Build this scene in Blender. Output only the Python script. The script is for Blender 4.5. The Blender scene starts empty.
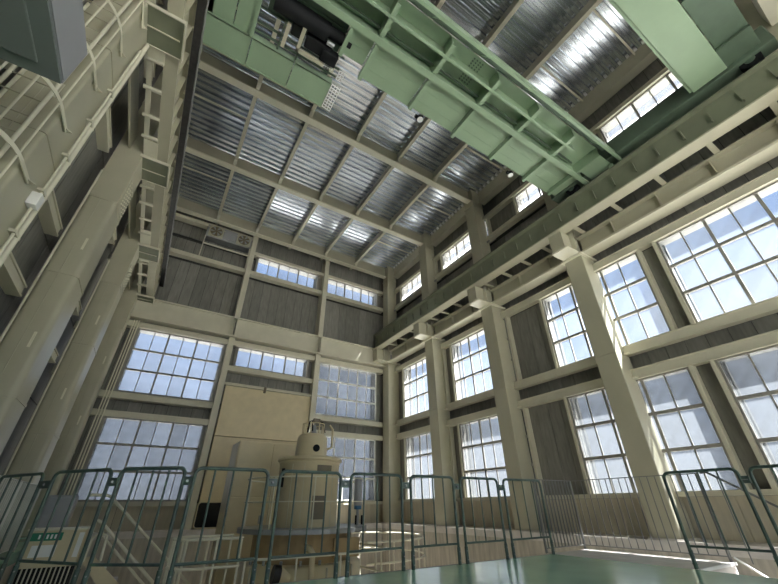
import bpy, bmesh, math, random
from mathutils import Vector, Matrix
random.seed(7)
S = bpy.context.scene
COL = S.collection
PI = math.pi

# ------------------------------------------------------------------ camera
EYE = 0.72
yaw, pit, rol = 0.562316731, 0.540539303, -0.00820090941
fwd = Vector((math.sin(yaw) * math.cos(pit), math.cos(yaw) * math.cos(pit), math.sin(pit)))
rgt = Vector((math.cos(yaw), -math.sin(yaw), 0))
up = rgt.cross(fwd)
r2 = rgt * math.cos(rol) + up * math.sin(rol)
u2 = -rgt * math.sin(rol) + up * math.cos(rol)
cam_d = bpy.data.cameras.new('camera')
cam_d.sensor_fit = 'HORIZONTAL'
cam_d.sensor_width = 36.0
cam_d.lens = 36.0 * 355.3266 / 778.0
cam_d.clip_start = 0.05
cam = bpy.data.objects.new('camera', cam_d)
COL.objects.link(cam)
M3 = Matrix((r2, u2, -fwd)).transposed()
cam.matrix_world = Matrix.Translation((0, 0, EYE)) @ M3.to_4x4()
S.camera = cam

# ------------------------------------------------------------------ light and exposure
S.view_settings.view_transform = 'Standard'
S.view_settings.look = 'None'
S.view_settings.gamma = 1.0
S.view_settings.use_curve_mapping = False
S.view_settings.exposure = 1.95
S.cycles.max_bounces = 12
S.cycles.diffuse_bounces = 7
S.cycles.glossy_bounces = 4
S.cycles.transmission_bounces = 6
S.cycles.transparent_max_bounces = 12
S.cycles.sample_clamp_indirect = 6.0
S.cycles.use_denoising = True
S.cycles.caustics_reflective = False
S.cycles.caustics_refractive = False

W = bpy.data.worlds.new('sky')
S.world = W
W.use_nodes = True
nt = W.node_tree
bg = nt.nodes['Background']
tc = nt.nodes.new('ShaderNodeTexCoord')
sx = nt.nodes.new('ShaderNodeSeparateXYZ')
nt.links.new(tc.outputs['Generated'], sx.inputs[0])
rp = nt.nodes.new('ShaderNodeValToRGB')
rp.color_ramp.elements[0].position = 0.0
rp.color_ramp.elements[0].color = (0.74, 0.80, 0.88, 1)
rp.color_ramp.elements[1].position = 0.55
rp.color_ramp.elements[1].color = (0.42, 0.60, 0.95, 1)
nt.links.new(sx.outputs[2], rp.inputs[0])
nz = nt.nodes.new('ShaderNodeTexNoise')
nz.inputs['Scale'].default_value = 2.2
nz.inputs['Detail'].default_value = 5
nt.links.new(tc.outputs['Generated'], nz.inputs['Vector'])
rc = nt.nodes.new('ShaderNodeValToRGB')
rc.color_ramp.elements[0].position = 0.47
rc.color_ramp.elements[0].color = (0, 0, 0, 1)
rc.color_ramp.elements[1].position = 0.66
rc.color_ramp.elements[1].color = (0.8, 0.8, 0.8, 1)
nt.links.new(nz.outputs['Fac'], rc.inputs[0])
mx = nt.nodes.new('ShaderNodeMixRGB')
mx.inputs[2].default_value = (0.80, 0.85, 0.92, 1)
nt.links.new(rc.outputs[0], mx.inputs[0])
nt.links.new(rp.outputs[0], mx.inputs[1])
nt.links.new(mx.outputs[0], bg.inputs[0])
bg.inputs[1].default_value = 0.29

sun_d = bpy.data.lights.new('sun', 'SUN')
sun_d.energy = 20.0
sun_d.angle = 0.01
sun_d.color = (1.0, 0.95, 0.88)
sun = bpy.data.objects.new('sun', sun_d)
COL.objects.link(sun)
SUNDIR = Vector((1.0, -0.62, 1.7)).normalized()
sun.rotation_euler = SUNDIR.to_track_quat('Z', 'Y').to_euler()


def portal(loc, rot, sxx, syy):
    d = bpy.data.lights.new('daylight_portal', 'AREA')
    d.shape = 'RECTANGLE'
    d.size, d.size_y = sxx, syy
    d.cycles.is_portal = True
    o = bpy.data.objects.new('daylight_portal', d)
    o.location = loc
    o.rotation_euler = rot
    COL.objects.link(o)


for z, h in ((2.3, 2.8), (6.0, 2.7), (12.2, 1.1)):
    portal((11.25, 4.3, z), (0, PI / 2, 0), h, 25.0)
    portal((4.2, 17.68, z), (-PI / 2, 0, 0), 12.5, h)


# ------------------------------------------------------------------ materials
def mat(name, col, rough=0.5, metal=0.0, var=0.08, scale=3.0, bump=0.0, coat=0.0, spec=0.5, stretch=None, rand=0.0, bscale=None):
    m = bpy.data.materials.new(name)
    m.use_nodes = True
    t = m.node_tree
    b = t.nodes['Principled BSDF']
    b.inputs['Roughness'].default_value = rough
    b.inputs['Metallic'].default_value = metal
    b.inputs['Coat Weight'].default_value = coat
    b.inputs['Coat Roughness'].default_value = 0.08
    b.inputs['Specular IOR Level'].default_value = spec
    c = t.nodes.new('ShaderNodeTexCoord')
    mp = t.nodes.new('ShaderNodeMapping')
    t.links.new(c.outputs['Object'], mp.inputs[0])
    if stretch:
        mp.inputs['Scale'].default_value = stretch
    n = t.nodes.new('ShaderNodeTexNoise')
    n.inputs['Scale'].default_value = scale
    n.inputs['Detail'].default_value = 4
    t.links.new(mp.outputs[0], n.inputs['Vector'])
    r = t.nodes.new('ShaderNodeValToRGB')
    r.color_ramp.elements[0].position = 0.3
    r.color_ramp.elements[1].position = 0.7
    r.color_ramp.elements[0].color = tuple(x * (1 - var) for x in col) + (1,)
    r.color_ramp.elements[1].color = tuple(min(1, x * (1 + var)) for x in col) + (1,)
    t.links.new(n.outputs['Fac'], r.inputs[0])
    out = r.outputs[0]
    if rand:
        oi = t.nodes.new('ShaderNodeObjectInfo')
        hs = t.nodes.new('ShaderNodeHueSaturation')
        ma = t.nodes.new('ShaderNodeMapRange')
        ma.inputs['To Min'].default_value = 1 - rand
        ma.inputs['To Max'].default_value = 1 + rand
        t.links.new(oi.outputs['Random'], ma.inputs[0])
        t.links.new(ma.outputs[0], hs.inputs['Value'])
        t.links.new(out, hs.inputs['Color'])
        out = hs.outputs[0]
    t.links.new(out, b.inputs['Base Color'])
    if bump:
        bp = t.nodes.new('ShaderNodeBump')
        bp.inputs['Strength'].default_value = bump
        bp.inputs['Distance'].default_value = 0.01
        if bscale:
            n2 = t.nodes.new('ShaderNodeTexNoise')
            n2.inputs['Scale'].default_value = bscale
            t.links.new(mp.outputs[0], n2.inputs['Vector'])
            t.links.new(n2.outputs['Fac'], bp.inputs['Height'])
        else:
            t.links.new(n.outputs['Fac'], bp.inputs['Height'])
        t.links.new(bp.outputs[0], b.inputs['Normal'])
    return m


def pane_mat(name, tint, trans, scale, frost):
    m = bpy.data.materials.new(name)
    m.use_nodes = True
    t = m.node_tree
    t.nodes.remove(t.nodes['Principled BSDF'])
    o = t.nodes['Material Output']
    tr = t.nodes.new('ShaderNodeBsdfTransparent')
    tr.inputs[0].default_value = tint + (1,)
    tl = t.nodes.new('ShaderNodeBsdfTranslucent')
    tl.inputs[0].default_value = frost + (1,)
    gl = t.nodes.new('ShaderNodeBsdfGlossy')
    gl.inputs['Roughness'].default_value = 0.1
    c = t.nodes.new('ShaderNodeTexCoord')
    n = t.nodes.new('ShaderNodeTexNoise')
    n.inputs['Scale'].default_value = scale
    n.inputs['Detail'].default_value = 6
    t.links.new(c.outputs['Object'], n.inputs['Vector'])
    oi = t.nodes.new('ShaderNodeObjectInfo')
    ad = t.nodes.new('ShaderNodeMath')
    ad.operation = 'MULTIPLY_ADD'
    ad.inputs[1].default_value = 0.35
    t.links.new(n.outputs['Fac'], ad.inputs[0])
    a2 = t.nodes.new('ShaderNodeMath')
    a2.operation = 'MULTIPLY_ADD'
    a2.inputs[1].default_value = 0.14
    a2.inputs[2].default_value = 1 - trans - 0.245
    t.links.new(oi.outputs['Random'], a2.inputs[0])
    t.links.new(a2.outputs[0], ad.inputs[2])
    ms = t.nodes.new('ShaderNodeMixShader')
    t.links.new(ad.outputs[0], ms.inputs[0])
    t.links.new(tr.outputs[0], ms.inputs[1])
    t.links.new(tl.outputs[0], ms.inputs[2])
    m2 = t.nodes.new('ShaderNodeMixShader')
    m2.inputs[0].default_value = 0.04
    t.links.new(ms.outputs[0], m2.inputs[1])
    t.links.new(gl.outputs[0], m2.inputs[2])
    t.links.new(m2.outputs[0], o.inputs[0])
    return m


CREAM = mat('cream_paint', (0.60, 0.575, 0.455), 0.38, var=0.05, scale=2.0)
CREAM2 = mat('pale_cream_paint', (0.74, 0.71, 0.57), 0.4, var=0.05, scale=2.0)
COLUMN = mat('column_paint', (0.46, 0.44, 0.33), 0.34, var=0.05, scale=1.5)
BOARD = mat('grey_cladding', (0.22, 0.215, 0.19), 0.6, var=0.16, scale=2.0, rand=0.14, stretch=(6, 6, 1))
BACKING = mat('dark_backing', (0.05, 0.05, 0.045), 0.8)
DADO = mat('beige_dado', (0.56, 0.51, 0.39), 0.55, var=0.08, stretch=(4, 4, 0.6))
CONC = mat('pit_concrete', (0.50, 0.46, 0.39), 0.5, var=0.2, scale=2.0, stretch=(4, 4, 0.5))
SLAB = mat('pale_concrete', (0.66, 0.62, 0.58), 0.6, var=0.1, scale=4)
GREENFLOOR = mat('green_floor_paint', (0.46, 0.80, 0.62), 0.20, var=0.08, scale=1.3, coat=0.35, spec=0.9, bump=0.02, bscale=6)
DECK = mat('galvanised_deck', (0.74, 0.78, 0.86), 0.22, metal=0.95, var=0.22, scale=1.6, stretch=(0.6, 7, 1), rand=0.12)
CRANE = mat('crane_green', (0.27, 0.37, 0.245), 0.42, var=0.06, scale=1.5)
CRANE_D = mat('crane_dark_green', (0.09, 0.13, 0.09), 0.5, var=0.1)
RAILGREEN = mat('rail_green', (0.09, 0.135, 0.115), 0.35, var=0.25, scale=14)
STEEL = mat('grey_steel', (0.33, 0.34, 0.34), 0.4, metal=0.5, var=0.1)
GREYRAIL = mat('grey_rail', (0.23, 0.23, 0.225), 0.4, metal=0.2, var=0.15)
FRAME = mat('window_frame_grey', (0.30, 0.29, 0.26), 0.5, var=0.05)
FRAMEW = mat('window_frame_pale', (0.66, 0.66, 0.62), 0.5, var=0.05)
BLACK = mat('black_machine', (0.010, 0.011, 0.012), 0.75, var=0.3, spec=0.2)
DARK = mat('dark_opening', (0.012, 0.012, 0.010), 0.9)
BOXGREY = mat('box_blue_grey', (0.36, 0.365, 0.39), 0.4, var=0.03)
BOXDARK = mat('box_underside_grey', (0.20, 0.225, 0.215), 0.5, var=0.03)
MACH = mat('machine_cream', (0.66, 0.57, 0.37), 0.4, var=0.06)
OLIVE = mat('olive_panel', (0.17, 0.14, 0.09), 0.5, var=0.1)
BROWN = mat('brown_board', (0.40, 0.29, 0.14), 0.6, var=0.2)
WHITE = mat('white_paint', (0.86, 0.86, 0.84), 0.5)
BLUE = mat('blue_plastic', (0.05, 0.17, 0.33), 0.4)
SIGN = mat('sign_green', (0.02, 0.22, 0.12), 0.4)
WEB_SHADE = mat('shaded_grey_green', (0.20, 0.215, 0.15), 0.45, var=0.06)  # grey-green darkened to hold the shade on runway web and corbel undersides
CABLE = mat('rail_black', (0.03, 0.028, 0.028), 0.5, var=0.4, scale=9)
PALEGREEN = mat('pale_green_cabinet', (0.42, 0.55, 0.44), 0.45)
GLASSLAMP = mat('lamp_glass', (0.75, 0.76, 0.74), 0.15)
GROUND = mat('outside_ground', (0.40, 0.39, 0.36), 0.9, var=0.15, scale=0.3)
PANE_UP = pane_mat('window_glass_clear', (0.93, 0.96, 1.0), 0.84, 1.5, (0.12, 0.14, 0.17))
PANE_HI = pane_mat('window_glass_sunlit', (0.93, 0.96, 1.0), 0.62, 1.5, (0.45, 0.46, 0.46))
PANE_LOW = pane_mat('window_glass_frosted', (0.90, 0.93, 0.97), 0.52, 5.0, (0.075, 0.083, 0.092))


# ------------------------------------------------------------------ mesh builder
class MB:
    def __init__(s):
        s.v, s.f, s.sm = [], [], []

    def add(s, vs, fs, smooth=False):
        k = len(s.v)
        s.v += [tuple(p) for p in vs]
        for f in fs:
            s.f.append([i + k for i in f])
            s.sm.append(smooth)
        return s

    def box(s, x0, x1, y0, y1, z0, z1):
        return s.add([(x0, y0, z0), (x1, y0, z0), (x1, y1, z0), (x0, y1, z0), (x0, y0, z1), (x1, y0, z1), (x1, y1, z1), (x0, y1, z1)],
                     [(0, 3, 2, 1), (4, 5, 6, 7), (0, 1, 5, 4), (1, 2, 6, 5), (2, 3, 7, 6), (3, 0, 4, 7)])

    def cyl(s, p0, p1, r, n=10, r1=None, caps=True):
        p0, p1 = Vector(p0), Vector(p1)
        d = (p1 - p0).normalized()
        a = d.orthogonal().normalized()
        b = d.cross(a)
        r1 = r if r1 is None else r1
        vs = []
        for p, q in ((p0, r), (p1, r1)):
            for i in range(n):
                t = 2 * PI * i / n
                vs.append(p + a * q * math.cos(t) + b * q * math.sin(t))
        s.add(vs, [(i, (i + 1) % n, n + (i + 1) % n, n + i) for i in range(n)], True)
        if caps:
            s.add(vs, [list(range(n))[::-1], list(range(n, 2 * n))])
        return s

    def tube(s, pts, r, n=8, closed=False):
        P = [Vector(p) for p in pts]
        m = len(P)
        vs = []
        a = None
        for i in range(m):
            if closed:
                d = (P[(i + 1) % m] - P[i - 1]).normalized()
            else:
                d = (P[min(i + 1, m - 1)] - P[max(i - 1, 0)]).normalized()
            a = d.orthogonal().normalized() if a is None else (a - d * a.dot(d)).normalized()
            b = d.cross(a)
            for k in range(n):
                t = 2 * PI * k / n
                vs.append(P[i] + a * r * math.cos(t) + b * r * math.sin(t))
        fs = []
        for i in range(m if closed else m - 1):
            j = (i + 1) % m
            for k in range(n):
                fs.append((i * n + k, i * n + (k + 1) % n, j * n + (k + 1) % n, j * n + k))
        s.add(vs, fs, True)
        if not closed:
            s.add(vs, [list(range(n))[::-1], list(range((m - 1) * n, m * n))])
        return s

    def lathe(s, prof, c, n=32, smooth=True):
        vs = []
        for r, z in prof:
            for k in range(n):
                t = 2 * PI * k / n
                vs.append((c[0] + r * math.cos(t), c[1] + r * math.sin(t), c[2] + z))
        fs = []
        for i in range(len(prof) - 1):
            for k in range(n):
                fs.append((i * n + k, i * n + (k + 1) % n, (i + 1) * n + (k + 1) % n, (i + 1) * n + k))
        return s.add(vs, fs, smooth)

    def prism(s, poly, z0, z1, smooth=False):
        n = len(poly)
        vs = [(x, y, z0) for x, y in poly] + [(x, y, z1) for x, y in poly]
        s.add(vs, [list(range(n))[::-1], list(range(n, 2 * n))])
        return s.add(vs, [(i, (i + 1) % n, n + (i + 1) % n, n + i) for i in range(n)], smooth)

    def mesh(s, name, m):
        me = bpy.data.meshes.new(name)
        me.from_pydata(s.v, [], s.f)
        me.polygons.foreach_set('use_smooth', s.sm)
        me.materials.append(m)
        me.update()
        return me

    def build(s, name, m, parent=None, bevel=0.0):
        o = bpy.data.objects.new(name, s.mesh(name, m))
        COL.objects.link(o)
        if parent is not None:
            o.parent = parent
            o.matrix_parent_inverse = Matrix.Translation(-parent.location) if parent.location.length else Matrix()
        if bevel:
            b = o.modifiers.new('bevel', 'BEVEL')
            b.width = bevel
            b.segments = 2
            b.limit_method = 'ANGLE'
        return o


def box(name, m, parent, x0, x1, y0, y1, z0, z1, bevel=0.0):
    return MB().box(x0, x1, y0, y1, z0, z1).build(name, m, parent, bevel)


def inst(name, me, parent, loc):
    o = bpy.data.objects.new(name, me)
    o.location = loc
    COL.objects.link(o)
    o.parent = parent
    return o


def struct(o):
    o['kind'] = 'structure'
    return o


def empty(name, loc=(0, 0, 0)):
    o = bpy.data.objects.new(name, None)
    o.location = loc
    o.empty_display_size = 0.2
    COL.objects.link(o)
    return o


def thing(name, label, cat, loc=(0, 0, 0), group=None):
    o = empty(name, loc)
    o['label'] = label
    o['category'] = cat
    if group:
        o['group'] = group
    return o


def rrect(x0, x1, y0, y1, r, n=5):
    out = []
    for cx, cy, a0 in ((x1 - r, y1 - r, 0), (x0 + r, y1 - r, PI / 2), (x0 + r, y0 + r, PI), (x1 - r, y0 + r, 1.5 * PI)):
        for i in range(n + 1):
            t = a0 + PI / 2 * i / n
            out.append((cx + r * math.cos(t), cy + r * math.sin(t)))
    return out


def arc(cx, cy, r, a0, a1, n, z):
    return [(cx + r * math.cos(a0 + (a1 - a0) * i / n), cy + r * math.sin(a0 + (a1 - a0) * i / n), z) for i in range(n + 1)]


# ------------------------------------------------------------------ hall dimensions
XL, XR, YS, YN, ZR = -3.0, 11.4, -8.0, 17.9, 14.66
WIN_Y = [(-7.96, -5.28), (-4.62, -1.28), (-0.60, 2.74), (3.40, 6.76), (8.62, 11.95), (12.72, 16.05)]
ROWS = [(0.96, 3.64, 3), (4.69, 7.28, 3), (11.70, 12.66, 1)]
WALLZ = [(0.90, 3.70), (4.60, 7.36), (11.60, 12.74)]

# ------------------------------------------------------------------ floors and pit
fl = MB()
G = 4.80   # north edge of the green floor
fl.prism([(-2.9, -1.5), (6.24, -1.5), (6.24, G), (0.42, G), (-0.22, 5.30), (-0.97, 6.25), (-1.45, 7.2), (-2.9, 7.2)], -0.25, 0.0)
floor = struct(fl.build('floor', GREENFLOOR))
box('bounce_floor', SLAB, floor, -2.9, 6.24, YS, -1.5, -0.25, 0.0)  # unseen floor behind the camera, made pale for neutral bounce light
ed = MB()
for a, b in (((0.42, G), (6.24, G)), ((-0.22, 5.30), (0.42, G)), ((-0.97, 6.25), (-0.22, 5.30))):
    ed.tube([(a[0], a[1] + 0.015, -0.01), (b[0], b[1] + 0.015, -0.01)], 0.016, 6)
ed.build('floor_edge', STEEL, floor)
box('landing_slab', SLAB, floor, 6.245, 7.40, 2.72, 4.92, -0.22, 0.0)
for i in range(9):
    box('stair_tread', SLAB, floor, 6.30, 7.36, 2.72 - 0.27 * (i + 1), 2.72 - 0.27 * i, -0.19 * (i + 1) - 0.06, -0.19 * (i + 1))
box('stair_nosing', WHITE, floor, 6.28, 7.40, 2.69, 2.72, -0.03, 0.003)
# gallery ledges around the pit and the pit itself
box('ledge', SLAB, floor, 10.36, 11.4, YS, YN, -0.2, 0.0)
box('ledge', SLAB, floor, -2.9, 10.36, 17.2, YN, -0.2, 0.0)
box('ledge', GREENFLOOR, floor, -3.0, -1.62, 7.2, 17.2, -0.2, 0.0)
pit = struct(box('floor_pit', CONC, None, -2.9, 11.4, YS, YN, -3.2, -3.0))
box('pit_wall', CONC, pit, 10.36, 10.46, YS, 17.2, -3.0, -0.2)
box('pit_wall', CONC, pit, -1.7, 10.36, 17.2, 17.3, -3.0, -0.2)
box('pit_wall', CONC, pit, -1.72, -1.62, 7.2, 17.2, -3.0, -0.2)
box('pit_wall', CONC, pit, -1.62, 6.2, 4.5, 4.6, -3.0, -0.25)
g = MB()
g.box(11.6, 80, -60, 80, -0.6, -0.4).box(-60, -3.2, -60, 80, -0.6, -0.4).box(-3.2, 11.6, 18.1, 80, -0.6, -0.4).box(-3.2, 11.6, -60, -8.2, -0.6, -0.4)
struct(g.build('ground', GROUND))


# ------------------------------------------------------------------ walls
def wall_pieces(name, place, gaps, length0, length1):
    """place(a0,a1,d0,d1,z0,z1) -> box tuple; d = distance outwards from the board face"""
    w = MB()
    # backing: full strips between the window rows and infills in them
    zs = [0.0] + [z for p in WALLZ for z in p] + [ZR + 0.15]
    for i in range(0, len(zs), 2):
        w.box(*place(length0, length1, 0.04, 0.16, zs[i], zs[i + 1]))
    for (z0, z1), bad in zip(WALLZ, gaps):
        for a0, a1 in bad:
            w.box(*place(a0, a1, 0.04, 0.16, z0, z1))
    wall = struct(w.build(name, BACKING))
    # boards, one object each
    strips = [(3.72, 4.58, length0, length1)]
    strips += [(7.56, 8.5, length0, length1), (8.5, 11.42, length0, length1), (12.92, ZR, length0, length1)]
    for (z0, z1), bad in zip(((0.95, 3.68), (4.68, 7.32), (11.66, 12.72)), gaps):
        for a0, a1 in bad:
            strips.append((z0, z1, a0, a1))
    for z0, z1, a0, a1 in strips:
        n = max(1, round((a1 - a0) / 0.47))
        off = -0.17 if (a1 - a0) < 5 else 0.0
        w_ = (a1 - a0) / n
        me = None
        for k in range(n):
            b0 = a0 + k * w_ + 0.008
            b1 = a0 + (k + 1) * w_ - 0.008
            dd = random.uniform(0, 0.008)
            MB().box(*place(b0, b1, dd + off, 0.05 + off, z0, z1)).build('wall_board', BOARD, wall)
    # dado under the lower windows
    n = round((length1 - length0) / 1.3)
    for k in range(n):
        a = length0 + (length1 - length0) * k / n
        b = length0 + (length1 - length0) * (k + 1) / n
        MB().box(*place(a + 0.006, b - 0.006, -0.05, 0.05, 0.0, 0.84)).build('dado_panel', DADO, wall)
    return wall


def infill(wins, a0, a1):
    out = []
    cur = a0
    for p, q in sorted(wins):
        if p - cur > 0.02:
            out.append((cur, p))
        cur = q
    if a1 - cur > 0.02:
        out.append((cur, a1))
    return out


WX = [(-1.66, 1.74), (2.43, 5.90), (6.62, 10.05)]
place_r = lambda a0, a1, d0, d1, z0, z1: (XR + d0, XR + d1, a0, a1, z0, z1)
place_n = lambda a0, a1, d0, d1, z0, z1: (a0, a1, YN + d0, YN + d1, z0, z1)
ir = infill(WIN_Y, YS, YN)
wall_right = wall_pieces('wall_right', place_r, [ir, ir, ir], YS, YN)
low_b = infill([WX[0], WX[2]], XL, XR)
mid_b = infill(WX, XL, XR)
hi_b = infill([WX[1], WX[2]], XL, XR)
wall_back = wall_pieces('wall_back', place_n, [low_b, mid_b, hi_b], XL, XR)
box('backing_panel', BACKING, wall_back, 2.43, 5.90, YN + 0.04, YN + 0.16, 4.40, 6.33)
for k in range(8):
    box('wall_board', BOARD, wall_back, 2.43 + 3.47 * k / 8 + 0.008, 2.43 + 3.47 * (k + 1) / 8 - 0.008, YN, YN + 0.05, 4.68, 6.30)


# ------------------------------------------------------------------ windows
win_no = [0]


def window(axis, a0, a1, z0, z1, rows, frame_m, pane_m, ncol=6):
    """axis 'x': on the right wall (glass plane x=11.10), axis 'y': on the back wall (glass plane y=17.5)"""
    win_no[0] += 1
    g0 = 11.12 if axis == 'x' else 17.52

    def B(mb, p, q, d0, d1, u, v):
        return mb.box(g0 + d0, g0 + d1, p, q, u, v) if axis == 'x' else mb.box(p, q, g0 + d0, g0 + d1, u, v)
    f = MB()
    t = 0.045
    B(f, a0 - t, a1 + t, -0.05, 0.05, z1, z1 + t)
    B(f, a0 - t, a1 + t, -0.06, 0.06, z0 - t, z0)
    B(f, a0 - t, a0, -0.05, 0.05, z0, z1)
    B(f, a1, a1 + t, -0.05, 0.05, z0, z1)
    w = struct(f.build('window_%d' % win_no[0], frame_m))
    j = MB()   # reveal that closes the slot back to the wall
    depth = (XR + 0.10 - g0) if axis == 'x' else (YN + 0.10 - g0)
    B(j, a0 - 0.12, a0 - t, 0.0, depth, z0 - 0.12, z1 + 0.12)
    B(j, a1 + t, a1 + 0.12, 0.0, depth, z0 - 0.12, z1 + 0.12)
    B(j, a0 - 0.12, a1 + 0.12, 0.0, depth, z1 + t, z1 + 0.12)
    B(j, a0 - 0.12, a1 + 0.12, 0.0, depth, z0 - 0.12, z0 - t)
    j.build('reveal', FRAME, w)
    pw, ph = (a1 - a0) / ncol, (z1 - z0) / rows
    for k in range(1, ncol):
        a = a0 + k * pw
        h = 0.034 if k % 2 == 0 else 0.016
        B(MB(), a - h, a + h, -0.03 if k % 2 == 0 else -0.015, 0.03, z0, z1).build('mullion', frame_m, w)
    for k in range(1, rows):
        z = z0 + k * ph
        B(MB(), a0, a1, -0.045, 0.035, z - 0.04, z + 0.04).build('transom', frame_m, w)
    pb = MB()
    if axis == 'x':
        pb.box(-0.004, 0.004, -pw / 2, pw / 2, -ph / 2, ph / 2)
    else:
        pb.box(-pw / 2, pw / 2, -0.004, 0.004, -ph / 2, ph / 2)
    me = pb.mesh('pane', pane_m)
    for i in range(ncol):
        for k in range(rows):
            a, z = a0 + (i + 0.5) * pw, z0 + (k + 0.5) * ph
            inst('pane', me, w, (g0, a, z) if axis == 'x' else (a, g0, z))
    return w


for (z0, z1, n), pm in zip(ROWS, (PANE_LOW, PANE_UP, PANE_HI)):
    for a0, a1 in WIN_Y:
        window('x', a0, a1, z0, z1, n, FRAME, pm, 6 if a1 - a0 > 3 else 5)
for z0, z1, n in ROWS[:2]:
    pm = PANE_LOW if z0 < 2 else PANE_UP
    window('y', WX[0][0], WX[0][1], z0, z1, n, FRAME, pm)
    window('y', WX[2][0], WX[2][1], z0, z1, n, FRAMEW, PANE_LOW)
for q in WX[1:]:
    window('y', q[0], q[1], 11.70, 12.66, 1, FRAME, PANE_UP)
window('y', WX[1][0], WX[1][1], 6.41, 7.29, 1, FRAME, PANE_UP)


# left and south walls
w = MB().box(XL - 0.16, XL - 0.04, YS, YN, 0, ZR + 0.15)
wall_left = struct(w.build('wall_left', BACKING))
for z0, z1 in ((0.0, 3.2), (3.24, 5.55), (5.60, 8.45), (8.5, 11.4), (11.44, ZR)):
    n = 26
    for k in range(n):
        y0 = YS + (YN - YS) * k / n
        y1 = YS + (YN - YS) * (k + 1) / n
        if y0 < 1.5:
            continue
        dd = random.uniform(0, 0.01)
        box('wall_board', BOARD, wall_left, XL - 0.05, XL + dd, y0 + 0.01, y1 - 0.01, z0, z1)
w = MB()
for z0, z1 in ((0, 0.2), (7.5, ZR + 0.15)):
    w.box(XL, XR, YS - 0.15, YS - 0.02, z0, z1)
for x0, x1 in ((XL, -2.4), (0.75, 1.05), (4.05, 4.35), (7.35, 7.65), (10.8, XR)):
    w.box(x0, x1, YS - 0.15, YS - 0.02, 0.2, 7.5)
wall_south = struct(w.build('wall_south', CREAM))
for x0, x1 in ((-2.4, 0.75), (1.05, 4.05), (4.35, 7.35), (7.65, 10.8)):
    for z0, z1 in ((0.2, 3.9), (4.0, 7.5)):
        box('added_glazing', PANE_UP, wall_south, x0, x1, YS - 0.09, YS - 0.08, z0, z1)  # unseen glass, added to bring more daylight into the hall
        if z0 == 4.0:
            box('transom', FRAME, wall_south, x0, x1, YS - 0.12, YS - 0.05, 3.9, 4.0)
portal((4.2, YS + 0.05, 3.9), (PI / 2, 0, 0), 13.4, 7.4)

# ------------------------------------------------------------------ girts, posts, eaves
CY_R = [-5.8, -1.75, 4.65, 8.70, 12.68, 16.80]
CW = 0.62
bays = [(YS, -5.8), (-5.18, -1.75), (-1.13, 4.65), (5.27, 8.70), (9.32, 12.68), (13.30, 16.80)]
for y0, y1 in bays:
    for z0, z1, x0, x1 in ((0.845, 0.95, 11.00, 11.36), (3.68, 3.96, 11.0, 11.20), (4.38, 4.65, 11.0, 11.20), (7.33, 7.60, 11.0, 11.20),
                           (11.42, 11.65, 11.0, 11.2), (12.71, 12.90, 11.0, 11.2)):
        m_ = MB().box(x0, x1, y0, y1, z0, z1)
        m_.box(x0 - 0.03, x0, y0, y1, z1 - 0.03, z1)
        m_.box(x0 - 0.03, x0, y0, y1, z0, z0 + 0.03)
        m_.build('girt', CREAM, wall_right)
    m_ = MB().box(10.92, 11.3, y0, y1, 13.88, 13.93).box(11.0, 11.03, y0, y1, 13.93, 14.64)
    m_.build('eave_beam', CREAM, wall_right)
for a0, a1 in WIN_Y:
    for y in (a0 - 0.15, a1 + 0.06):
        box('post', CREAM, wall_right, 11.02, 11.38, y, y + 0.09, 0.95, 3.68)
        box('post', CREAM, wall_right, 11.02, 11.38, y, y + 0.09, 4.65, 7.33)
        box('post', CREAM, wall_right, 11.02, 11.38, y, y + 0.09, 11.65, 12.71)
# back wall posts and girts
PX = [(1.87, 2.13), (6.26, 6.52)]
for x0, x1 in PX:
    for z0, z1 in ((0.0, 7.66), (8.74, 13.9)):
        box('post', CREAM, wall_back, x0, x1, 17.26, 17.86, z0, z1)
xs = [(-2.2, 1.87), (2.13, 6.26), (6.52, 10.5)]
for i, (x0, x1) in enumerate(xs):
    gs = [(7.33, 7.58), (12.71, 12.90), (11.42, 11.65)]
    gs += [(0.76, 0.90), (3.68, 3.90), (4.36, 4.60)] if i != 1 else [(6.10, 6.34), (5.44, 5.56)]
    if i == 0:
        gs.remove((12.71, 12.90))
        gs.append((13.58, 13.78))
    for z0, z1 in gs:
        m_ = MB().box(x0, x1, 17.38, 17.70, z0, z1)
        m_.box(x0, x1, 17.35, 17.38, z1 - 0.03, z1).box(x0, x1, 17.35, 17.38, z0, z0 + 0.03)
        m_.build('girt', CREAM, wall_back)
    # girder of the back wall, one length per bay
    gb = MB().box(x0 - 0.1, x1 + 0.1, 17.32, 17.36, 7.75, 8.66)
    gb.box(x0 - 0.13, x1 + 0.13, 17.10, 17.50, 7.66, 7.74).box(x0 - 0.13, x1 + 0.13, 17.20, 17.50, 8.66, 8.72)
    o = gb.build('wall_girder', CREAM, wall_back)
    for xx in (x0 - 0.1, x1 + 0.08):
        box('stiffener', CREAM, wall_back, xx, xx + 0.02, 17.14, 17.32, 7.74, 8.66)
# wiring ducts down the back wall beside the left columns
for k in range(3):
    MB().cyl((-1.78 - 0.09 * k, 17.3, 0.0), (-1.78 - 0.09 * k, 17.3, 7.6), 0.025, 8).build('conduit', CREAM2, wall_back)
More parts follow.
